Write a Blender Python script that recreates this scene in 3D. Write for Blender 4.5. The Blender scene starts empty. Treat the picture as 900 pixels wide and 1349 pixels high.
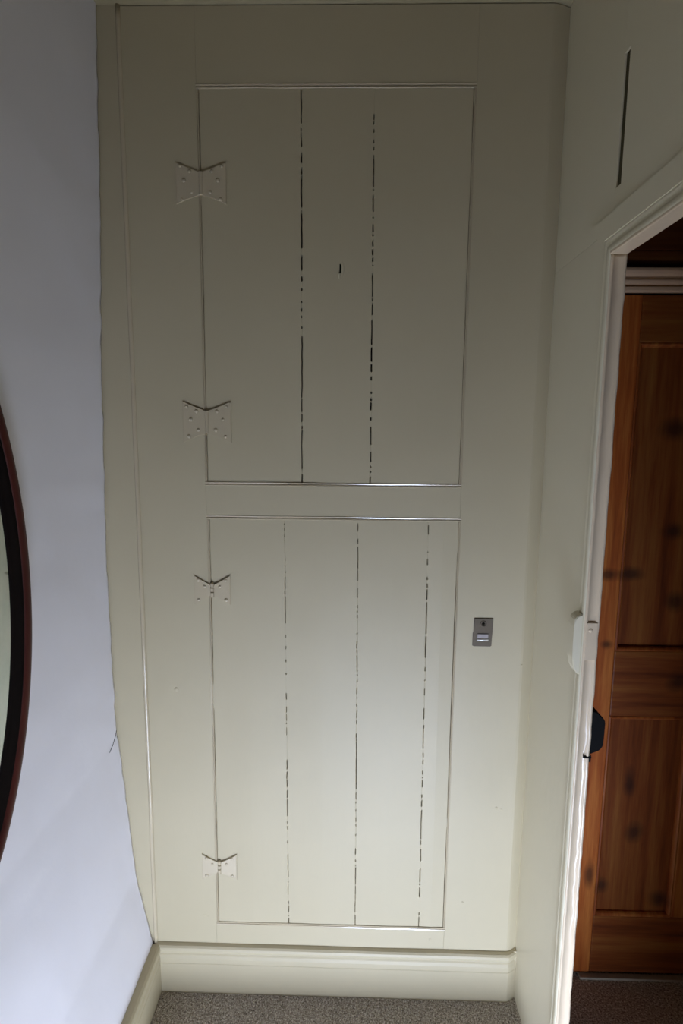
import bpy, bmesh, math, random
from mathutils import Matrix, Vector, noise
random.seed(5)
S = bpy.context.scene
COL = S.collection
PI = math.pi

# ------------------------------------------------------------------ camera
cd = bpy.data.cameras.new('camera'); cam = bpy.data.objects.new('camera', cd); COL.objects.link(cam)
cd.sensor_fit = 'AUTO'; cd.sensor_width = 36.0; cd.lens = 736.0 * 36.0 / 1349.0
cd.clip_start = 0.02
_x = Vector((0.9997, 0.0229, 0.0092)).normalized()          # camera right in the room
_z = -Vector((-0.0214, 0.9902, -0.1380)).normalized()       # backwards
_y = _z.cross(_x).normalized(); _x = _y.cross(_z)
cam.matrix_world = Matrix(((_x.x, _y.x, _z.x, 0.0), (_x.y, _y.y, _z.y, 0.0), (_x.z, _y.z, _z.z, 1.6), (0, 0, 0, 1)))
S.camera = cam

# ------------------------------------------------------------------ exposure, world, daylight
S.view_settings.view_transform = 'Standard'
S.view_settings.look = 'None'
S.view_settings.gamma = 1.0
S.view_settings.exposure = 0.0
w = bpy.data.worlds.new('sky'); S.world = w; w.use_nodes = True
w.node_tree.nodes['Background'].inputs[0].default_value = (0.55, 0.72, 1.0, 1)
w.node_tree.nodes['Background'].inputs[1].default_value = 0.6

WIN_X0, WIN_X1, WIN_Z0, WIN_Z1 = -0.02, 0.47, -0.80, 0.33     # stair window, mostly below the landing floor
WIN_Y, WALL_IN = -0.50, -0.08                               # glass line, inner face of the added bulkhead
ld = bpy.data.lights.new('window_daylight', 'AREA'); lo = bpy.data.objects.new('window_daylight', ld); COL.objects.link(lo)
ld.shape = 'RECTANGLE'; ld.size = WIN_X1 - WIN_X0 - 0.1; ld.size_y = WIN_Z1 - WIN_Z0 - 0.1
ld.energy = 56.0; ld.color = (0.635, 0.752, 1.0)
# local -Z must look along +Y
lo.matrix_world = Matrix.Translation(((WIN_X0 + WIN_X1) / 2, WIN_Y + 0.035, (WIN_Z0 + WIN_Z1) / 2)) @ Matrix.Rotation(PI / 2, 4, 'X')

# ------------------------------------------------------------------ materials
def nodes_of(name):
    m = bpy.data.materials.new(name); m.use_nodes = True
    nt = m.node_tree; b = nt.nodes['Principled BSDF']
    return m, nt, b
def N(nt, t, **kw):
    n = nt.nodes.new(t)
    for k, v in kw.items(): setattr(n, k, v)
    return n
def ramp(nt, fac, stops):
    r = N(nt, 'ShaderNodeValToRGB'); e = r.color_ramp.elements
    e[0].position, e[0].color = stops[0][0], (*stops[0][1], 1)
    e[1].position, e[1].color = stops[-1][0], (*stops[-1][1], 1)
    for p, c in stops[1:-1]:
        q = e.new(p); q.color = (*c, 1)
    nt.links.new(fac, r.inputs[0]); return r
def obco(nt, scale=(1, 1, 1)):
    tc = N(nt, 'ShaderNodeTexCoord'); mp = N(nt, 'ShaderNodeMapping'); mp.inputs['Scale'].default_value = scale
    nt.links.new(tc.outputs['Object'], mp.inputs[0]); return mp.outputs[0]
def noise_n(nt, co, scale, detail=3, rough=0.5):
    n = N(nt, 'ShaderNodeTexNoise'); n.inputs['Scale'].default_value = scale
    n.inputs['Detail'].default_value = detail; n.inputs['Roughness'].default_value = rough
    nt.links.new(co, n.inputs['Vector']); return n
def bump(nt, b, fac, strength, dist=0.002, prev=None):
    u = N(nt, 'ShaderNodeBump'); u.inputs['Strength'].default_value = strength; u.inputs['Distance'].default_value = dist
    nt.links.new(fac, u.inputs['Height'])
    if prev is not None: nt.links.new(prev.outputs[0], u.inputs['Normal'])
    nt.links.new(u.outputs[0], b.inputs['Normal']); return u

def paint_mat(name, c1, c2, rough, brush=0.25, spec=0.5):
    m, nt, b = nodes_of(name)
    co = obco(nt)
    n = noise_n(nt, co, 2.3, 4); r = ramp(nt, n.outputs[0], [(0.3, c1), (0.7, c2)])
    nt.links.new(r.outputs[0], b.inputs['Base Color'])
    b.inputs['Roughness'].default_value = rough; b.inputs['Specular IOR Level'].default_value = spec
    u = bump(nt, b, noise_n(nt, obco(nt, (1, 1, .25)), 60, 3).outputs[0], brush, 0.0012)
    bump(nt, b, noise_n(nt, co, 9, 2).outputs[0], 0.35, 0.003, u)
    return m
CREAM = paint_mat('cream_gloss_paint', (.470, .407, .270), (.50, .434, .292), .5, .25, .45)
BEADP = paint_mat('thick_cream_runs', (.505, .43, .295), (.535, .455, .32), .16, .12, .6)
RWALLP = paint_mat('pale_cream_paint', (.765, .705, .525), (.795, .735, .555), .42, .25, .5)
JAMBP = paint_mat('thick_cream_gloss', (.75, .61, .43), (.78, .64, .46), .25, .25, .5)
CEILP = paint_mat('ceiling_paint', (.42, .36, .22), (.45, .39, .25), .8)
CASEP = paint_mat('buff_paint', (.78, .52, .32), (.82, .56, .35), .45)

def plaster():
    m, nt, b = nodes_of('lilac_white_plaster')
    co = obco(nt)
    r = ramp(nt, noise_n(nt, co, 3, 4).outputs[0], [(.3, (.82, .80, .85)), (.7, (.86, .84, .89))])
    nt.links.new(r.outputs[0], b.inputs['Base Color']); b.inputs['Roughness'].default_value = .75
    b.inputs['Specular IOR Level'].default_value = .25
    u = bump(nt, b, noise_n(nt, co, 35, 5).outputs[0], .25, .002)
    bump(nt, b, noise_n(nt, co, 5, 2).outputs[0], .5, .012, u)
    return m
PLASTER = plaster()

def carpet():
    m, nt, b = nodes_of('brown_fleck_carpet')
    co = obco(nt)
    n = noise_n(nt, co, 210, 2, .75)
    r = ramp(nt, n.outputs[0], [(.30, (.10, .08, .062)), (.41, (.36, .31, .25)), (.53, (.58, .51, .43)), (.64, (.92, .87, .80))])
    nt.links.new(r.outputs[0], b.inputs['Base Color']); b.inputs['Roughness'].default_value = .95
    b.inputs['Specular IOR Level'].default_value = .1
    bump(nt, b, n.outputs[0], .8, .004)
    return m
CARPET = carpet()

def pine(name, knots=(), vertical=True, tint=.95):
    m, nt, b = nodes_of(name)
    sc = (9, 9, .55) if vertical else (.55, 9, 9)
    co = obco(nt, sc)
    n1 = noise_n(nt, co, 3.0, 5, .6)
    n2 = noise_n(nt, co, 14, 3, .6)
    mx = N(nt, 'ShaderNodeMath', operation='MULTIPLY_ADD'); mx.inputs[1].default_value = .35
    nt.links.new(n2.outputs[0], mx.inputs[0]); nt.links.new(n1.outputs[0], mx.inputs[2])
    t = tint
    r = ramp(nt, mx.outputs[0], [(.34, (.12 * t, .020 * t, .004 * t)), (.62, (.36 * t, .085 * t, .015 * t)), (.95, (.60 * t, .22 * t, .045 * t))])
    col = r.outputs[0]
    tc = N(nt, 'ShaderNodeTexCoord'); pos = tc.outputs['Object']
    wob = noise_n(nt, obco(nt, (1, 1, 1)), 25, 2)
    for (kx, kz, rx, rz) in knots:
        sub = N(nt, 'ShaderNodeVectorMath', operation='SUBTRACT'); sub.inputs[1].default_value = (kx, 0, kz)
        nt.links.new(pos, sub.inputs[0])
        ml = N(nt, 'ShaderNodeVectorMath', operation='MULTIPLY'); ml.inputs[1].default_value = (1 / rx, 0, 1 / rz)
        nt.links.new(sub.outputs[0], ml.inputs[0])
        ln = N(nt, 'ShaderNodeVectorMath', operation='LENGTH'); nt.links.new(ml.outputs[0], ln.inputs[0])
        ad = N(nt, 'ShaderNodeMath', operation='MULTIPLY_ADD'); ad.inputs[1].default_value = .9
        nt.links.new(wob.outputs[0], ad.inputs[0]); nt.links.new(ln.outputs['Value'], ad.inputs[2])
        mr = N(nt, 'ShaderNodeMapRange'); mr.inputs['From Min'].default_value = .9; mr.inputs['From Max'].default_value = 2.3
        mr.inputs['To Min'].default_value = .72; mr.inputs['To Max'].default_value = 0
        nt.links.new(ad.outputs[0], mr.inputs['Value'])
        mc = N(nt, 'ShaderNodeMix', data_type='RGBA'); mc.inputs[7].default_value = (.018, .008, .005, 1)
        nt.links.new(mr.outputs[0], mc.inputs[0]); nt.links.new(col, mc.inputs[6]); col = mc.outputs[2]
    nt.links.new(col, b.inputs['Base Color'])
    b.inputs['Roughness'].default_value = .52; b.inputs['Specular IOR Level'].default_value = .3
    bump(nt, b, n2.outputs[0], .25, .001)
    return m
KNOTS = [(.690, 1.232, .022, .012), (.752, 1.232, .026, .013), (.88, 1.155, .02, .02), (.742, .292, .016, .016),
         (.826, .465, .018, .022), (.912, .25, .02, .02), (.699, 1.035, .012, .009), (.84, 1.62, .03, .02), (.80, .62, .012, .03),
         (.86, 1.35, .02, .015), (.90, .93, .02, .02), (.70, .335, .01, .03)]
PINE = pine('stained_pine', KNOTS)
PINE_W = pine('worn_lit_pine_stile', KNOTS, True, 1.3)  # worn stile, also tinted lighter for the light falling on it
PINE_D = pine('shaded_pine_panel', KNOTS, True, .62)  # same pine tinted darker, shade on the panels put into the colour
PINE_H = pine('shaded_pine_rail', KNOTS, False, .62)  # stained rails darkened the same way, as shaded
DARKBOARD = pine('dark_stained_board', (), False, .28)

def simple(name, col, rough=.5, metal=0.0, spec=.5):
    m, nt, b = nodes_of(name)
    r = ramp(nt, noise_n(nt, obco(nt), 40, 3).outputs[0], [(.3, tuple(c * .85 for c in col)), (.7, col)])
    nt.links.new(r.outputs[0], b.inputs['Base Color'])
    b.inputs['Roughness'].default_value = rough; b.inputs['Metallic'].default_value = metal
    b.inputs['Specular IOR Level'].default_value = spec
    return m
VOID = simple('unlit_void', (.02, .016, .012), .95, 0, .05)  # near-black base stands in for the dark of unlit hollows
IRON = simple('black_iron', (.006, .006, .006), .75, 0, .12)
STEEL = simple('dull_nickel', (.125, .10, .072), .5, .5, .3)
STEEL1 = simple('lit_nickel', (.24, .21, .20), .42, .6)  # lighter base colour carries the light on the thumb plate
STEEL2 = simple('highlight_nickel', (.95, .94, .93), .3, .4, .8)  # near-white base holds the highlight along the lip
BRASS = simple('worn_brass', (.85, .78, .55), .3, .2)
BLACK = simple('keyhole_dark', (.008, .007, .004), .9, 0, .05)
STRIP = simple('pale_wood_strip', (.55, .48, .36), .5)
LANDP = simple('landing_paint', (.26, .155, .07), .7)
MAHOG = pine('dark_mahogany', (), True, .30)
MAHOG.node_tree.nodes['Principled BSDF'].inputs['Roughness'].default_value = .45
for nd in MAHOG.node_tree.nodes:
    if nd.type == 'VALTORGB':
        for e, c in zip(nd.color_ramp.elements, ((.022, .003, .002), (.055, .008, .005), (.085, .014, .009))): e.color = (*c, 1)
EBON = simple('ebonised_inner_moulding', (.007, .004, .003), .8, 0, .1)
def mirror_mat():
    m, nt, b = nodes_of('mirror_glass')
    r = ramp(nt, noise_n(nt, obco(nt), 14, 5, .7).outputs[0], [(.35, (.62, .70, .66)), (.7, (.74, .79, .76))])
    nt.links.new(r.outputs[0], b.inputs['Base Color'])
    b.inputs['Metallic'].default_value = 1; b.inputs['Roughness'].default_value = .06
    return m
MIRROR = mirror_mat()
def glass_mat():
    m, nt, b = nodes_of('window_glass')
    b.inputs['Transmission Weight'].default_value = 1; b.inputs['Roughness'].default_value = 0.02; b.inputs['IOR'].default_value = 1.45
    return m
GLASS = glass_mat()

# ------------------------------------------------------------------ builders
def link(name, me, mat, parent=None, loc=None, smooth=False):
    o = bpy.data.objects.new(name, me); COL.objects.link(o)
    me.materials.append(mat)
    if loc: o.location = loc
    if parent: o.parent = parent
    if smooth:
        for p in me.polygons: p.use_smooth = True
    return o
def obj(name, bm, mat, parent=None, loc=None, smooth=False):
    bmesh.ops.recalc_face_normals(bm, faces=bm.faces)
    me = bpy.data.meshes.new(name); bm.to_mesh(me); bm.free()
    return link(name, me, mat, parent, loc, smooth)
def tag(o, label=None, cat=None, group=None, kind=None):
    for k, v in (('label', label), ('category', cat), ('group', group), ('kind', kind)):
        if v: o[k] = v
    return o
def empty(name, loc=(0, 0, 0)):
    o = bpy.data.objects.new(name, None); COL.objects.link(o); o.location = loc; o.empty_display_size = .05; return o
def box(bm, x0, x1, y0, y1, z0, z1, bev=0.0, seg=2):
    vs = [bm.verts.new((x, y, z)) for x in (x0, x1) for y in (y0, y1) for z in (z0, z1)]
    fs = [bm.faces.new([vs[i] for i in q]) for q in ((0, 1, 3, 2), (4, 6, 7, 5), (0, 4, 5, 1), (2, 3, 7, 6), (0, 2, 6, 4), (1, 5, 7, 3))]
    if bev:
        es = {e for f_ in fs for e in f_.edges}
        bmesh.ops.bevel(bm, geom=list(es), offset=bev, segments=seg, affect='EDGES', profile=.5)
def box_bm(*a, **k):
    bm = bmesh.new(); box(bm, *a, **k); return bm
def prism(bm, pts, ext):
    """pts: 3-D outline; ext: extrusion vector"""
    ext = Vector(ext); a = [bm.verts.new(p) for p in pts]; b = [bm.verts.new(Vector(p) + ext) for p in pts]
    bm.faces.new(a); bm.faces.new(b[::-1]); n = len(a)
    for i in range(n): bm.faces.new((a[i], b[i], b[(i + 1) % n], a[(i + 1) % n]))
def sweep(bm, rings, closed_ring=True, closed_path=False, cap=True):
    """rings: list of equal-length point lists"""
    V = [[bm.verts.new(p) for p in r] for r in rings]; n = len(V[0]); m = len(V)
    for i in range(m if closed_path else m - 1):
        for j in range(n if closed_ring else n - 1):
            bm.faces.new((V[i][j], V[i][(j + 1) % n], V[(i + 1) % m][(j + 1) % n], V[(i + 1) % m][j]))
    if cap and closed_ring and not closed_path:
        bm.faces.new(V[0]); bm.faces.new(V[-1][::-1])
def dome(bm, c, r, h, axis='y', n=10, sign=-1):
    """flattened bump rising along sign*axis from point c"""
    rings = []
    for k in range(4):
        a = k / 3 * PI / 2
        ring = []
        for i in range(n):
            t = 2 * PI * i / n; u, v = math.cos(t) * r * math.cos(a), math.sin(t) * r * math.cos(a); d = sign * h * math.sin(a)
            if k == 3: u, v = u * 0 + math.cos(t) * r * .05, math.sin(t) * r * .05
            ring.append((c[0] + u, c[1] + d, c[2] + v) if axis == 'y' else (c[0] + d, c[1] + u, c[2] + v))
        rings.append(ring)
    sweep(bm, rings)
def nz(*p): return noise.noise(Vector(p))

YW = 1.41            # face of the cupboard front
CEIL = 2.565
XR, XR2 = 0.479, 0.505   # thin board partition on the right
SKY = 1.395          # face of the back skirting

# ------------------------------------------------------------------ setting: floor, ceiling, outer walls
bm = bmesh.new()
STEP_Y, RISE, GOING, LOW = 1.12, .19, .235, -1.33
box(bm, -1.0, 2.0, STEP_Y, 1.62, -.06, 0, bev=.004); box(bm, .481, 2.0, -.9, STEP_Y, -.06, 0, bev=.004)
floor = obj('floor', bm, CARPET)
tag(floor, 'brown flecked fitted carpet', kind='structure')
stairs = empty('stairs', (0, STEP_Y, 0)); tag(stairs, 'carpeted stair flight down from the landing', kind='structure')
for k in range(1, 8):
    y1 = STEP_Y - GOING * (k - 1); t_ = obj('tread', box_bm(-.60, XR, y1 - GOING - .02, y1, LOW, -RISE * k, bev=.006), CARPET, stairs); t_.location = (0, -STEP_Y, 0)
# short carpet tufts on the strip of floor in sight
def tufts(x0, x1, y0, y1, step, keep):
    vs, fs = [], []
    x = x0
    while x < x1:
        y = y0
        while y < y1:
            if random.random() < keep:
                px, py = x + random.uniform(-.4, .4) * step, y + random.uniform(-.4, .4) * step
                h = random.uniform(.003, .0065); r = step * .55; a = random.uniform(0, 6.3); i = len(vs)
                for k in range(3): vs.append((px + r * math.cos(a + k * 2.094), py + r * math.sin(a + k * 2.094), -.001))
                vs.append((px + random.uniform(-.002, .002), py + random.uniform(-.002, .002), h))
                fs += [(i, i + 1, i + 3), (i + 1, i + 2, i + 3), (i + 2, i, i + 3)]
            y += step
        x += step
    me = bpy.data.meshes.new('carpet_pile'); me.from_pydata(vs, [], fs); return me
cp = link('carpet_pile', tufts(-.535, .472, 1.18, 1.394, .0042, .9), CARPET, floor); tag(cp, kind='stuff')

ceil = obj('ceiling', box_bm(-1.0, 2.0, -0.9, 1.62, CEIL, CEIL + .06), CEILP); tag(ceil, kind='structure')

# left wall: old plaster, hollow at mid height and splayed out above the skirting
PROF = [(-1.4, -.553), (0.0, -.553), (.137, -.5575), (.247, -.578), (.366, -.600), (.576, -.6165), (.7785, -.6345), (.931, -.6395), (1.305, -.637), (1.617, -.631),
        (2.0165, -.6185), (2.304, -.6075), (2.58, -.5985)]
def wall_x(z):
    for (z0, x0), (z1, x1) in zip(PROF, PROF[1:]):
        if z <= z1:
            t = (z - z0) / (z1 - z0); return x0 + (x1 - x0) * t
    return PROF[-1][1]
def left_wall():
    bm = bmesh.new()
    zs = [-1.35 + i * 1.35 / 20 for i in range(20)] + [i * 2.6 / 300 for i in range(301)]
    ys = [-.95, -.6, -.3, 0, .2, .4, .6, .7, .8, .9, 1.0, 1.1, 1.2, 1.28, 1.33, 1.36, 1.38, 1.395, 1.402, 1.409]
    grid = []
    for z in zs:
        # the plaster edge stops a few millimetres short of the boards here and there
        g = max(0.0, .5 * nz(z * 4.1, 3.3, 0) + .8 * nz(z * 17, 7.1, 0) + .16) * .012
        if .6 < z < .772: g = 0
        if z < .55: g *= .2
        row = []
        for y in ys:
            x = wall_x(z) + .004 * nz(y * 2.5, z * 2.5, 4) + .0012 * nz(y * 14, z * 14, 1)
            if y > 1.35: x += .0022 * nz(z * 26, 0, 9) * (y - 1.35) / .06
            yy = y - g * (1 if y > 1.405 else (.5 if y > 1.4 else 0))
            row.append(bm.verts.new((x, yy, z)))
        grid.append(row)
    for a, b in zip(grid, grid[1:]):
        for j in range(len(ys) - 1): bm.faces.new((a[j], a[j + 1], b[j + 1], b[j]))
    # back of the wall
    back = [[bm.verts.new((-.85, y, z)) for y in (ys[0], ys[-1])] for z in (zs[0], zs[-1])]
    bm.faces.new((back[0][0], back[1][0], back[1][1], back[0][1]))
    bm.faces.new([r[-1] for r in grid] + [back[1][1], back[0][1]])
    bm.faces.new([r[0] for r in grid][::-1] + [back[0][0], back[1][0]])
    bm.faces.new(grid[-1] + [back[1][1], back[1][0]]); bm.faces.new(grid[0] + [back[0][1], back[0][0]])
    o = obj('wall_left', bm, PLASTER, smooth=True); tag(o, 'lilac white plaster with a ragged edge', kind='structure')
    return o
wl = left_wall()
# short cracks where plaster meets boards
bm = bmesh.new()
for pts in ([(.800, 1.4), (.789, 1.392), (.776, 1.375), (.766, 1.352)],):
    rings = []
    for k, (z, y) in enumerate(pts):
        wd = .0012 * (1 - k / 6)
        x = wall_x(z) + .004 * nz(y * 2.5, z * 2.5, 4) + .0012 * nz(y * 14, z * 14, 1) + .0012
        rings.append([(x, y - wd, z - wd), (x, y + wd, z + wd), (x - .004, y + wd, z + wd), (x - .004, y - wd, z - wd)])
    sweep(bm, rings)
obj('crack', bm, VOID, wl)

# front wall behind the photographer, with the low window and an added light-blocking bulkhead
bm = bmesh.new()
fy0, fy1 = -1.0, WALL_IN
box(bm, -1.0, WIN_X0, fy0, WIN_Y + .04, LOW, WIN_Z1); box(bm, WIN_X1, .506, fy0, WIN_Y + .04, LOW, WIN_Z1)
box(bm, WIN_X0, WIN_X1, fy0, WIN_Y + .04, LOW, WIN_Z0)
box(bm, -1.0, .506, fy0, fy1, WIN_Z1, CEIL); box(bm, .506, 2.0, fy0, fy1, LOW, CEIL)     # unseen bulkhead added to cut upward window light; landing end wall
tag(obj('wall_front', bm, LANDP), kind='structure')
win = empty('window_1', ((WIN_X0 + WIN_X1) / 2, WIN_Y, WIN_Z0)); tag(win, kind='structure')
bm = bmesh.new(); hx = (WIN_X1 - WIN_X0) / 2; hz = WIN_Z1 - WIN_Z0
for a in ((-hx, -hx + .045, 0, hz), (hx - .045, hx, 0, hz), (-hx + .045, hx - .045, 0, .045), (-hx + .045, hx - .045, hz - .045, hz)):
    box(bm, a[0], a[1], -.04, .02, a[2], a[3], bev=.003)
obj('window_frame', bm, CREAM, win)
obj('pane', box_bm(-hx + .04, hx - .04, -.022, -.018, .04, hz - .04), GLASS, win)

# landing beyond the doorway
tag(obj('wall_landing_side', box_bm(1.75, 1.85, WALL_IN, 1.62, 0, CEIL), LANDP), kind='structure')

# ------------------------------------------------------------------ back wall: painted board front of the cupboards
UX0, UX1, UZ0, UZ1 = -.372, .2655, 1.4775, 2.3900     # upper opening
LX0, LX1, LZ0, LZ1 = -.3703, .2680, .2200, 1.3810     # lower opening
wb = empty('wall_back', (0, YW, 0)); tag(wb, 'cream painted board front of built in cupboards', kind='structure')
def wpart(name, bm, mat=CREAM, smooth=False):
    for v in bm.verts: v.co.y -= YW
    return obj(name, bm, mat, wb, smooth=smooth)
def board(x0, x1, z0, z1, t=.024, bev=.0006, y=YW, lumps=(), roll=None):
    """board with a slightly uneven, many times painted face"""
    bm = bmesh.new()
    nx, nzn = max(2, int((x1 - x0) / (.006 if roll else .03))), max(2, int((z1 - z0) / .05))
    xs = [x0, x0 + bev] + [x0 + bev + (x1 - x0 - 2 * bev) * i / nx for i in range(1, nx)] + [x1 - bev, x1]
    zs = [z0, z0 + bev] + [z0 + bev + (z1 - z0 - 2 * bev) * i / nzn for i in range(1, nzn)] + [z1 - bev, z1]
    g = []
    for z in zs:
        r = []
        for x in xs:
            yy = y + .0012 * nz(x * 3, z * 2, 2)
            if roll and x > roll(z): yy += .016 * ((x - roll(z)) / (x1 - roll(z))) ** 1.3
            if x in (x0, x1) or z in (z0, z1): yy += bev
            r.append(bm.verts.new((x, yy, z)))
        g.append(r)
    for a, b in zip(g, g[1:]):
        for j in range(len(xs) - 1): bm.faces.new((a[j], a[j + 1], b[j + 1], b[j]))
    rim = g[0][:] + [r[-1] for r in g[1:]] + g[-1][-2::-1] + [r[0] for r in g[-2:0:-1]]
    bk = [bm.verts.new((v.co.x, y + t, v.co.z)) for v in rim]
    for i in range(len(rim)):
        j = (i + 1) % len(rim); bm.faces.new((rim[i], rim[j], bk[j], bk[i]))
    bm.faces.new(bk)
    for (lx, lz, lr) in lumps: dome(bm, (lx, y + .0005, lz), lr, lr * .35)
    return bm
wpart('scribe_board', board(-.72, -.5565, 0, CEIL))
wpart('stile', board(-.553, UX0 - .0045, .0, CEIL - .002, lumps=[(-.470, .917, .006), (-.40, .235, .004), (-.41, .24, .004)]))
wpart('stile', board(UX1 + .0058, .4812, 0, CEIL - .002, lumps=[(.447, 1.002, .0035), (.40, .592, .005), (.413, .588, .004), (.345, .86, .003), (.32, .30, .004)], roll=lambda z: .452 - .0055 * z))
wpart('rail', board(UX0 - .0044, UX1 + .0057, UZ1 + .0085, CEIL - .002))
wpart('rail', board(UX0 - .0044, UX1 + .0057, LZ1 + .0085, UZ0 - .0085))
wpart('rail', board(UX0 - .0044, UX1 + .0057, 0, LZ0 - .0085, lumps=[(.232, .18, .004)]))
# lipped beads round the two openings
def bead_ring(x0, x1, z0, z1, wx=.0062, wz=.0105):
    bm = bmesh.new()
    # two small paint-softened ridges with a groove between, door side first
    prof = [(0, .0006), (.05, -.0012), (.13, -.0021), (.40, -.0012), (.45, .0008), (.50, .0013), (.55, .0008), (.60, -.0012), (.87, -.0021), (.95, -.0014), (1.0, .0006)]
    def seg(p, q, out, n=60):
        rings = []
        for i in range(n + 1):
            t = i / n; px, pz = p[0] + (q[0] - p[0]) * t, p[1] + (q[1] - p[1]) * t
            wob = .0007 * nz(px * 11, pz * 11, 5); wd = wz if out[1] else wx
            ring = []
            for u, h in prof:
                ring.append((px + out[0] * (u * wd + wob), YW + .0004 + h * (1 + .35 * nz(px * 9, pz * 9, 8)), pz + out[1] * (u * wd + wob)))
            ring += [(px + out[0] * wd, YW + .02, pz + out[1] * wd), (px, YW + .02, pz)]
            rings.append(ring)
        sweep(bm, rings)
    seg((x0 - wx, z1), (x1 + wx, z1), (0, 1)); seg((x0 - wx, z0), (x1 + wx, z0), (0, -1))
    seg((x0, z0), (x0, z1), (-1, 0)); seg((x1, z0), (x1, z1), (1, 0))
    return bm
wpart('bead', bead_ring(UX0, UX1, UZ0, UZ1), BEADP)
wpart('bead', bead_ring(LX0, LX1, LZ0, LZ1), BEADP)
wpart('filler', box_bm(.430, .4785, YW + .001, YW + .05, 0, .149))
# corner bead on the left
bm = bmesh.new(); rings = []
for i in range(81):
    z = .14 + (CEIL - .14) * i / 80; wob = .0012 * nz(z * 6, 1, 1)
    ring = [(-.5565 + .0060 * (1 - math.cos(PI * k / 8)) + wob - .002, YW + .001 - .0075 * math.sin(PI * k / 8), z) for k in range(9)]
    ring += [(-.546, YW + .012, z), (-.5585, YW + .012, z)]
    rings.append(ring)
sweep(bm, rings); wpart('corner_bead', bm, BEADP, smooth=True)
# carcase behind the doors, its unlit inside coloured near black
bm = bmesh.new()
box(bm, -.72, .478, YW + .16, YW + .18, 0, CEIL); box(bm, -.72, -.70, YW + .03, YW + .16, 0, CEIL)
box(bm, .455, .476, YW + .03, YW + .16, 0, CEIL); box(bm, -.70, .455, YW + .03, YW + .16, 1.42, 1.44)
wpart('carcase', bm, VOID)

# ------------------------------------------------------------------ cupboard doors
def crack_line(x_top, x_bot, seed, width, cut_top=None, duty=.12):
    """returns f(z, z0, z1) -> (left edge, right edge) of a crack; closed where paint has bridged it"""
    def f(z, z0, z1):
        t = (z - z0) / (z1 - z0); x = x_bot + (x_top - x_bot) * t
        x += .0011 * nz(z * 13, seed, 0) + .0007 * nz(z * 55, seed, 3)
        g = width * (.75 + .5 * nz(z * 8, seed, 6)) if (.6 * nz(z * 5, seed, 11) + .8 * nz(z * 45, seed, 12) + .7 * nz(z * 105, seed, 13) + duty) > 0 else 0
        if cut_top and z > cut_top: g = 0
        return x - g / 2, x + g / 2, g > 0
    return f
def plank(door, left, right, z0, z1, yoff, loc, seed):
    """left/right: number (plain edge) or crack function"""
    bm = bmesh.new(); n = max(20, int((z1 - z0) / .0025)); rows = []
    for i in range(n + 1):
        z = z0 + (z1 - z0) * i / n
        if callable(left): _, xa, oa = left(z, ZR[0], ZR[1])
        else: xa, oa = left, True
        if callable(right): xb, _, ob = right(z, ZR[0], ZR[1])
        else: xb, ob = right, True
        r = .0014
        row = []
        for k, x in enumerate((xa, xa + r, xa + .2 * (xb - xa), xa + .5 * (xb - xa), xa + .8 * (xb - xa), xb - r, xb)):
            y = yoff + .0009 * nz(x * 4, z * 2.5, seed) + (.0006 * math.cos(2 * PI * (x - xa) / (xb - xa)))
            if k == 0 and oa: y += r
            if k == 6 and ob: y += r
            if k == 0 and not oa: y = yoff + .0002
            if k == 6 and not ob: y = yoff + .0002
            row.append(bm.verts.new((x - loc[0], y - loc[1], z - loc[2])))
        row.append(bm.verts.new((xb - loc[0], yoff + .02 - loc[1], z - loc[2])))
        row.append(bm.verts.new((xa - loc[0], yoff + .02 - loc[1], z - loc[2])))
        rows.append(row)
    for a, b in zip(rows, rows[1:]):
        m = len(a)
        for j in range(m): bm.faces.new((a[j], a[(j + 1) % m], b[(j + 1) % m], b[j]))
    bm.faces.new(rows[0]); bm.faces.new(rows[-1][::-1])
    return obj('plank', bm, CREAM, door, smooth=False)

def hinge(door, c, loc, hw, ho, hi, nails, barrel=False):
    """butterfly hinge: two flaring leaves, knuckle, nail heads; c = centre on the face"""
    bm = bmesh.new(); t = .0046; y0 = YW - t
    for s in (-1, 1):
        pts_t, pts_b = [], []
        for k in range(9):
            u = k / 8; x = c[0] + s * (.003 + u * (hw - .003)); fl = u ** 1.25
            pts_t.append((x, c[2] + hi + (ho - hi) * fl)); pts_b.append((x, c[2] - hi - (ho - hi) * fl))
        out = pts_t + pts_b[::-1]
        prism(bm, [(x - loc[0], y0 - loc[1], z - loc[2]) for x, z in out], (0, t + .002, 0))
    es = [e for e in bm.edges if all(v.co.y < y0 - loc[1] + 1e-5 for v in e.verts) and len(e.link_faces) == 2]
    bmesh.ops.bevel(bm, geom=es, offset=.0018, segments=3, affect='EDGES')
    rr = .0048
    spans = [(-hi, hi)] if not barrel else [(-hi - .004, -hi * .35), (-hi * .25, hi * .45), (hi * .55, hi + .004)]
    for a, b in spans:
        rings = [[(c[0] - loc[0] + rr * k * math.cos(2 * PI * i / 12), y0 + .0005 - loc[1] + rr * k * math.sin(2 * PI * i / 12), c[2] + z - loc[2]) for i in range(12)]
                 for z, k in ((a, .7), (a + .0012, 1), (b - .0012, 1), (b, .7))]
        sweep(bm, rings)
    h = obj('butterfly_hinge', bm, BEADP, door)
    for (nx_, nz_) in nails:
        b2 = bmesh.new(); q_ = random.uniform(.7, 1.05); dome(b2, (0, 0, 0), .0054 * q_, .0032 * q_)
        obj('nail', b2, BEADP, h, (c[0] + nx_ - loc[0], y0 - loc[1] + .0003, c[2] + nz_ - loc[2]), smooth=True)
    return h
NAILS = [(s * x, z) for s in (-1, 1) for x, z in ((.050, .037), (.026, .026), (.040, .006), (.022, -.020), (.046, -.036))]

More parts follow.
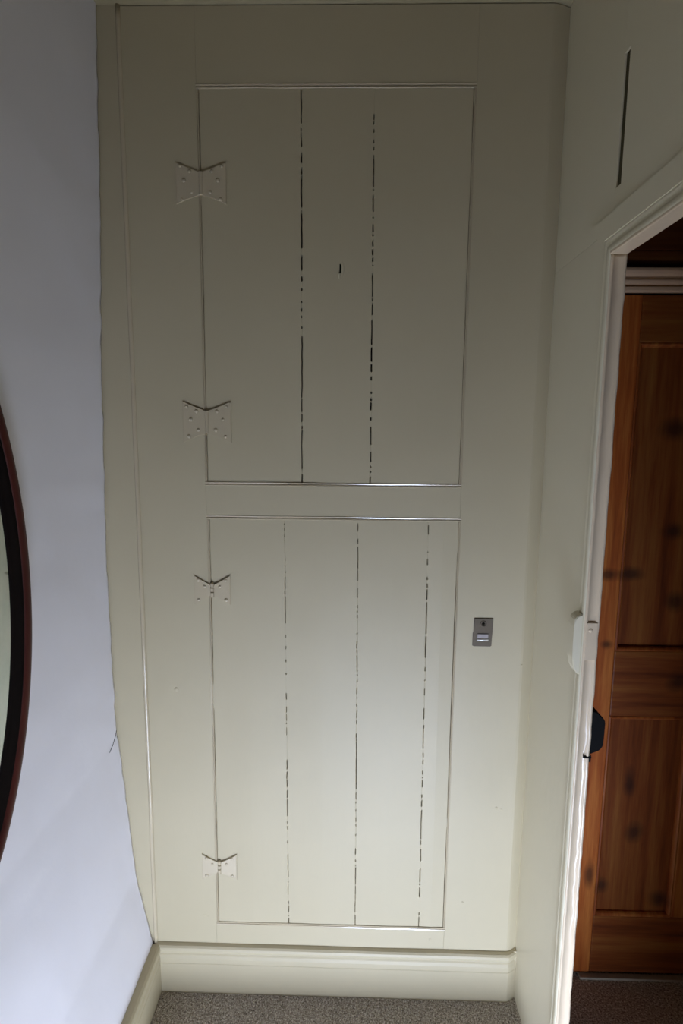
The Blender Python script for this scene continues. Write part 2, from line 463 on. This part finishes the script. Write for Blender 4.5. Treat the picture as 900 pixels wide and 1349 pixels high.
# upper door
UL = ((UX0 + UX1) / 2, YW, UZ0)
du = empty('cupboard_door', UL)
tag(du, 'upper cream cupboard door of three wide planks with a small keyhole', 'cupboard door')
ZR = (UZ0, UZ1)
c1 = crack_line(-.1328, -.1312, 1.7, .0040, None, .30); c2 = crack_line(.0362, .0418, 5.2, .0040, 2.335, .14)
g0 = .0022
def edge_gap(x, seed, w, side):
    def f(z, z0, z1):
        g = w * max(0.0, .55 + 1.1 * nz(z * 5, seed, 2) + .6 * nz(z * 30, seed, 4))
        return x - g, x + g, g > 0
    return f
eu = edge_gap(UX0, 2.2, .0015, 1); eur = edge_gap(UX1, 8.4, .0007, -1)
plank(du, eu, c1, UZ0 - .002, UZ1 + .002, YW + .0005, UL, 1.0)
plank(du, c1, c2, UZ0 - .002, UZ1 + .002, YW + .0000, UL, 2.0)
plank(du, c2, eur, UZ0 - .002, UZ1 + .002, YW + .0008, UL, 3.0)
hinge(du, (-.3700, YW, 2.184), UL, .0600, .046, .026, NAILS)
hinge(du, (-.3690, YW, 1.627), UL, .0610, .0505, .0285, NAILS)
# keyhole with its thin plate and the end of a key pin
KX, KZ = -.0395, 1.992
bm = bmesh.new(); rings = []
def oval(rx, rz, y, n=24, dz=0): return [(rx * math.cos(2 * PI * i / n), y, rz * math.sin(2 * PI * i / n) + dz) for i in range(n)]
rings = [oval(.0115, .0235, .0008), oval(.0105, .0225, -.0004), oval(.0048, .0150, -.0004), oval(.0044, .0146, .0008)]
sweep(bm, rings, closed_path=True)
kp = obj('keyhole_plate', bm, CREAM, du, (KX - UL[0], 0, KZ - UL[2]), smooth=True)
bm = bmesh.new()
prism(bm, [(x, -.0006, z) for x, z in ((-.0012, .0120), (.0012, .0128), (.0032, .0105), (.0034, .004), (.0024, -.0065), (.0002, -.0100), (-.0014, -.0075), (-.0012, .004))], (0, .0014, 0))
obj('keyhole', bm, BLACK, kp)
bm = bmesh.new(); box(bm, -.0046, -.0010, -.0036, 0, -.0205, -.0095, bev=.0009)
obj('pin', bm, BRASS, kp)

# lower door
LL = ((LX0 + LX1) / 2, YW, LZ0)
dl = empty('cupboard_door', LL)
tag(dl, 'lower cream cupboard door of four planks above the back skirting', 'cupboard door')
ZR = (LZ0, LZ1)
q1 = crack_line(-.1765, -.1705, 11.3, .0020, 1.372, .12); q2 = crack_line(.0120, .0190, 14.9, .0019, None, .10); q3 = crack_line(.1920, .1995, 18.2, .0023, 1.372, .12)
el = edge_gap(LX0, 21.1, .0011, 1); elr = edge_gap(LX1, 25.5, .0009, -1)
plank(dl, el, q1, LZ0 - .002, LZ1 + .002, YW + .0008, LL, 4.0)
plank(dl, q1, q2, LZ0 + .0012, LZ1 + .002, YW + .0000, LL, 5.0)
plank(dl, q2, q3, LZ0 + .0016, LZ1 + .002, YW + .0004, LL, 6.0)
plank(dl, q3, elr, LZ0 + .0012, LZ1 + .002, YW + .0007, LL, 7.0)
NL = [(s * x, z) for s in (-1, 1) for x, z in ((.036, .027), (.020, .010), (.036, -.026))]
hinge(dl, (-.3655, YW, 1.194), LL, .0475, .0395, .0150, NL, True)
hinge(dl, (-.3635, YW, .394), LL, .0490, .0390, .0160, NL, True)
# (the doors' backs are dark in the carcase)

# ------------------------------------------------------------------ latch plate on the right stile
LPX, LPZ = .3415, 1.0915
lp = empty('latch_plate', (LPX, YW, LPZ - .0375))
tag(lp, 'small dull metal latch plate with bright lip, right of lower cupboard door', 'latch')
bm = bmesh.new()
out = [(-.0235, .0375), (.0255, .0375), (.0255, .012), (.0235, .002), (.0240, -.010), (.0235, -.0365), (.0205, -.0385), (-.0215, -.0385), (-.0260, -.0365), (-.0260, -.004), (-.0235, .004)]
prism(bm, [(x, -.003, z + .0375) for x, z in out], (0, .0034, 0))
es = [e for e in bm.edges if all(v.co.y < -.0029 for v in e.verts)]
bmesh.ops.bevel(bm, geom=es, offset=.0011, segments=2, affect='EDGES')
obj('plate', bm, STEEL, lp)
bm = bmesh.new(); rings = []
for i in range(20):
    a = 2 * PI * i / 20; cx_, cz_ = math.cos(a), math.sin(a)
    rings.append([(cx_ * (.0068 + .0017 * math.cos(b)), -.0032 + .0017 * math.sin(b), .0610 + cz_ * (.0068 + .0017 * math.cos(b))) for b in [2 * PI * k / 8 for k in range(8)]])
sweep(bm, rings, closed_path=True); obj('ring', bm, STEEL, lp, smooth=True)
bm = bmesh.new(); dome(bm, (0, -.0028, .0610), .0042, .0012); obj('keyhole', bm, BLACK, lp, smooth=True)
bm = bmesh.new()
prism(bm, [(-.0150, -.0028, .0350), (-.0150, -.0052, .0335), (-.0150, -.0046, .0190), (-.0150, -.0028, .0190)], (.0290, 0, 0))
bmesh.ops.bevel(bm, geom=list(bm.edges), offset=.0005, segments=1, affect='EDGES'); obj('thumb_plate', bm, STEEL1, lp)
bm = bmesh.new(); rings = []
for x, k in ((-.0155, .6), (-.0148, 1), (.0138, 1), (.0145, .6)):
    rings.append([(x, -.0052 + .0030 * k * math.cos(2 * PI * i / 10), .0180 + .0030 * k * math.sin(2 * PI * i / 10)) for i in range(10)])
sweep(bm, rings)
tag(obj('lip', bm, STEEL2, lp, smooth=True), 'bright metal lip')

# ------------------------------------------------------------------ skirtings
SK = [(0, 0), (.015, 0), (.015, .0945), (.0135, .0965), (.0135, .0985), (.0155, .1000), (.0150, .112), (.0125, .1205), (.0100, .1245), (.0105, .1270), (.0135, .1285),
      (.0165, .1330), (.0170, .1390), (.0150, .1450), (.0105, .1490), (.0030, .1510), (0, .1510)]   # (projection, height)
bm = bmesh.new(); rings = []
n = 240
for i in range(n + 1):
    x = -.556 + (.479 + .556) * i / n
    ro = .016 * max(0, (x - .452) / .027) ** 1.3
    rings.append([(x, YW - p + ro + .0008 * nz(x * 9, h * 9, 3), h + (.0012 * nz(x * 6, 1, 1) if h > .12 else 0) - .001) for p, h in SK])
sweep(bm, rings); tag(obj('baseboard_back', bm, CREAM), 'cream moulded skirting below the cupboards', kind='structure')
bm = bmesh.new(); rings = []
for i in range(61):
    y = STEP_Y + (1.4005 - STEP_Y) * i / 60
    rings.append([(-.5540 + p * 1.15 - (.02 if p == 0 else 0), y, h + (.001 * nz(y * 6, 2, 1) if h > .12 else 0) - .001) for p, h in SK])
sweep(bm, rings); tag(obj('baseboard_left', bm, CREAM), 'cream moulded skirting along the plaster wall', kind='structure')

# ------------------------------------------------------------------ right wall: thin board partition with the doorway
DY0, DY1, DH = .47, 1.115, 1.940       # door opening
wr = empty('wall_right', (XR, 1.2, 0)); tag(wr, 'cream painted board partition', kind='structure')
def rpart(name, bm, mat=RWALLP, smooth=False):
    for v in bm.verts: v.co.x -= XR; v.co.y -= 1.2
    return obj(name, bm, mat, wr, smooth=smooth)
rpart('board', box_bm(XR, XR2, DY1 + .004, YW + .08, 0, 1.988, bev=.0012))
rpart('board', box_bm(XR, XR2, 1.1205, YW + .08, 1.9885, CEIL, bev=.0012))
bm = bmesh.new()                                              # the board with the open slot in its joint
box(bm, XR, XR2, DY0, 1.1000, DH + .004, CEIL); box(bm, XR, XR2, 1.1000, 1.1205, 2.283, CEIL); box(bm, XR, XR2, 1.1000, 1.1205, DH + .004, 2.056)
rpart('board', bm)
SLOTB = simple('slot_shade', (.10, .085, .045), .9, 0, .1)  # dark fill colour stands for the shade inside the slot
rpart('slot_back', box_bm(XR + .0035, XR2, 1.1000, 1.1205, 2.056, 2.283), SLOTB)
rpart('board', box_bm(XR, XR2, WALL_IN, DY0, -.0, CEIL, bev=.0012)); rpart('board', box_bm(XR, XR2, WIN_Y + .04, STEP_Y, LOW, -.06, bev=.0012)); rpart('board', box_bm(XR, .4805, WALL_IN, STEP_Y, -.06, -.002))

dw = empty('trim_1', (XR, DY1, 0)); tag(dw, 'thickly painted cream doorway lining', kind='structure')
def dpart(name, bm, mat=JAMBP, smooth=False):
    for v in bm.verts: v.co.x -= XR; v.co.y -= DY1
    return obj(name, bm, mat, dw, smooth=smooth)
# jamb: reveal with a rolled bead at each arris, lumpy with paint
def jamb_post(ysign, y):
    bm = bmesh.new(); rings = []
    n = 240
    for i in range(n + 1):
        z = DH * i / n
        wa, wb_ = .0013 * nz(z * 22, 1, ysign) + .0006 * nz(z * 60, 2, ysign), .0016 * nz(z * 19, 3, ysign) + .0008 * nz(z * 55, 4, ysign)
        pts = [(XR - .002, .014), (XR - .0022 + wa * .6, .004), (XR - .0012 + wa, 0 + wa * .4), (XR + .0008 + wa, -.0012 + wa * .5), (XR + .0042 + wa, 0 + wa * .6), (XR + .0055, .0026),
               (XR2 - .0055, .0026 + .0005 * nz(z * 9, 6, 1)), (XR2 - .0040 + wb_, .0004 + wb_ * .6), (XR2 - .0010 + wb_, -.0008 + wb_ * .5), (XR2 + .0018 + wb_, .0004), (XR2 + .003 + wb_ * .6, .004), (XR2 + .003, .014)]
        rings.append([(px, y + ysign * py, z) for px, py in pts])
    sweep(bm, rings)
    return bm
dpart('jamb', jamb_post(1, DY1 - .001), smooth=True)
dpart('jamb', jamb_post(-1, DY0 + .001), smooth=True)
dpart('head', box_bm(XR - .004, XR2 + .003, DY0, DY1 + .002, DH - .001, DH + .012, bev=.002))
# moulded architrave on the lobby side: outer profile (distance from opening, projection)
AR = [(.001, 0), (.001, .0022), (.004, .0040), (.009, .0046), (.014, .0040), (.0165, .0024), (.0175, .0016), (.024, .0020), (.0265, .0034), (.030, .0030), (.034, .0012), (.035, 0)]
bm = bmesh.new(); rings = []
path = []
for i in range(121): path.append((DY1, (DH) * i / 120, (1, 0)))
path[-1] = (DY1, DH, (1, 1))
for i in range(1, 41): path.append((DY1 + (DY0 - DY1) * i / 40, DH, (0, 1)))
path[-1] = (DY0, DH, (-1, 1))
for i in range(1, 11): path.append((DY0, DH * (1 - i / 10), (-1, 0)))
for (y, z, d) in path:
    wob = 1 + .15 * nz(y * 12, z * 14, 2)
    rings.append([(XR - pr * wob + (.002 if pr == 0 else 0), y + d[0] * u, z + d[1] * u) for u, pr in AR])
sweep(bm, rings); dpart('architrave', bm, RWALLP, smooth=True)
# flat fascia board over the door
bm = bmesh.new()
prism(bm, [(XR - .0045, y, z) for y, z in ((DY0 - .09, DH + .030), (1.146, DH + .030), (1.208, 1.998), (1.212, 2.004), (1.212, 2.017), (DY0 - .09, 2.017))], (.0075, 0, 0))
bmesh.ops.bevel(bm, geom=list(bm.edges), offset=.0018, segments=2, affect='EDGES')
dpart('fascia', bm, RWALLP)

# painted-over keep on the lobby edge of the jamb
kb = empty('strike_block', (XR, 1.131, 1.172)); tag(kb, 'cream painted keep with tapered ends on edge of white door jamb', 'strike plate')
bm = bmesh.new()
pr = []
prof = [(.000, -.066), (.007, -.060), (.013, -.047), (.0165, -.028), (.0175, .000), (.0175, .040), (.0155, .055), (.010, .062), (.000, .066)]
prism(bm, [(-.004 - px, -.0125, pz) for px, pz in prof] , (0, .030, 0))
bmesh.ops.bevel(bm, geom=[e for e in bm.edges], offset=.0016, segments=2, affect='EDGES')
obj('block', bm, RWALLP, kb, smooth=False)
bm = bmesh.new(); box(bm, .001, .0245, -.0190, -.0150, -.030, .050, bev=.0012)
pl = obj('plate', bm, JAMBP, kb)
bm = bmesh.new(); dome(bm, (.010, -.0188, .034), .0048, .0018); obj('screw', bm, JAMBP, pl, smooth=True)

# black iron keep on the landing side of the jamb
ik = empty('iron_keep', (XR2, 1.12, .975)); tag(ik, 'black iron lock keep on far edge of white door jamb', 'lock')
bm = bmesh.new()
prism(bm, [(.003, 0, -.048), (.003, 0, .052), (.014, 0, .050), (.030, 0, .034), (.0335, 0, .026), (.0325, 0, -.026), (.026, 0, -.037)], (0, .055, 0))
bmesh.ops.bevel(bm, geom=[e for e in bm.edges], offset=.0018, segments=2, affect='EDGES')
obj('staple', bm, IRON, ik)
bm = bmesh.new(); box(bm, -.0115, .006, -.0075, -.0040, -.0515, -.0470, bev=.001); box(bm, -.0115, -.0085, -.0075, -.0040, -.0490, -.0435, bev=.001)
box(bm, .0015, .0050, -.0075, .004, -.060, -.044, bev=.001)
obj('hook', bm, IRON, ik)

# ------------------------------------------------------------------ landing: board wall, casing, pine door
YD = 1.4835
DX0, DX1, DTOP = .622, 1.372, 1.955
bm = bmesh.new()
box(bm, XR2 + .001, DX0 - .004, YD + .004, YD + .08, 0, 2.03); box(bm, DX1 + .004, 1.749, YD + .004, YD + .08, 0, 2.03)
wlb = obj('wall_landing_back', bm, LANDP); tag(wlb, kind='structure')
for (z0, z1) in ((2.030, 2.0615), (2.0625, 2.30), (2.301, CEIL)):
    obj('board', box_bm(XR2 + .001, 1.749, YD + .006, YD + .08, z0, z1, bev=.0015), DARKBOARD, wlb)
obj('backing', box_bm(DX0 - .02, DX1 + .02, YD + .05, YD + .08, 0, 2.03), DARKBOARD, wlb)
CS = [(0, 0), (.010, 0), (.013, .004), (.013, .012), (.008, .0145), (.008, .019), (.0125, .022), (.0145, .027), (.0125, .032), (.0095, .034), (.0095, .039), (.0150, .043), (.018, .050), (.016, .057), (0, .059)]
bm = bmesh.new(); rings = []
for x in (DX0 - .07, DX1 + .07): rings.append([(x, YD + .004 - p, DTOP + .004 + h) for p, h in CS])
sweep(bm, rings)
t2 = obj('trim_2', bm, CASEP); tag(t2, 'moulded casing over the pine door', kind='structure')
d1 = empty('door_1', (DX0, YD, .012)); tag(d1, 'dark stained pine panelled door', kind='structure')
def dd(name, x0, x1, z0, z1, mat, y=0.0, bev=.0035, t=.036):
    bm = bmesh.new(); box(bm, x0, x1, YD + y, YD + y + t, z0, z1, bev=bev)
    o = obj(name, bm, mat, d1)
    # geometry is in room coordinates so that grain and knots run across the joints
    o.location = (-DX0, -YD, -.012); return o
ST = .1005
rails = [(.012, .2000), (.826, 1.0180), (1.838, DTOP)]
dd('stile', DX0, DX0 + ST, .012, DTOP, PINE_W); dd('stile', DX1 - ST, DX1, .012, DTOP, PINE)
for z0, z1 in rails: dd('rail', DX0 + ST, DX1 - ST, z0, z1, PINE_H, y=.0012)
for z0, z1 in ((.2000, .826), (1.018, 1.838)): dd('muntin', .9470, 1.0470, z0, z1, PINE, y=.0006)
for x0, x1 in ((DX0 + ST, .947), (1.047, DX1 - ST)):
    for z0, z1 in ((.2000, .826), (1.018, 1.838)):
        bm = bmesh.new(); box(bm, x0 - .004, x1 + .004, YD + .013, YD + .026, z0 - .004, z1 + .004)
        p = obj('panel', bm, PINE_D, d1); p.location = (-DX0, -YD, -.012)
        bm = bmesh.new(); prof = [(0, .0015), (.004, .0005), (.008, .003), (.011, .008), (.011, .0132), (0, .0132)]
        rings = []
        for (cx_, cz_, sx, sz) in ((x0, z0, 1, 1), (x1, z0, -1, 1), (x1, z1, -1, -1), (x0, z1, 1, -1)):
            rings.append([(cx_ + sx * u, YD + d, cz_ + sz * u) for u, d in prof])
        sweep(bm, rings, closed_path=True)
        q = obj('panel_moulding', bm, PINE, p)
# pale strip on the floor below the pine door
tag(obj('trim_3', box_bm(.690, 1.45, YD - .014, YD + .004, 0.0, .007, bev=.0015), STRIP), 'thin pale threshold strip under the pine door', kind='structure')

# ------------------------------------------------------------------ oval mirror on the plaster wall
MY, MZ, MA, MB = .664, 1.338, .345, .585
mi = empty('oval_mirror', (-.622, MY, MZ)); tag(mi, 'dark red wood framed oval mirror hanging on the lilac white wall', 'mirror')
def ell_ring(prof, n=120):
    rings = []
    for i in range(n):
        a = 2 * PI * i / n; c, s = math.cos(a), math.sin(a)
        # inward normal of the ellipse
        nx_, nz_ = c / MA, s / MB; l = math.hypot(nx_, nz_); nx_, nz_ = nx_ / l, nz_ / l
        rings.append([(h, MA * c - nx_ * u, MB * s - nz_ * u) for u, h in prof])
    return rings
bm = bmesh.new()
sweep(bm, ell_ring([(0, 0), (-.0005, .010), (.003, .018), (.010, .0225), (.018, .0235), (.025, .021), (.028, .018), (.028, 0)]), closed_path=True)
obj('frame', bm, MAHOG, mi, smooth=True)
bm = bmesh.new()
sweep(bm, ell_ring([(.0275, .002), (.0275, .0185), (.031, .0195), (.036, .015), (.043, .010), (.048, .0085), (.048, .002)]), closed_path=True)
tag(obj('inner_moulding', bm, EBON, mi, smooth=True), 'black inner moulding')
bm = bmesh.new()
out = [r[0] for r in ell_ring([(.046, .004)], 96)]
prism(bm, out, (.003, 0, 0)); obj('glass', bm, MIRROR, mi)
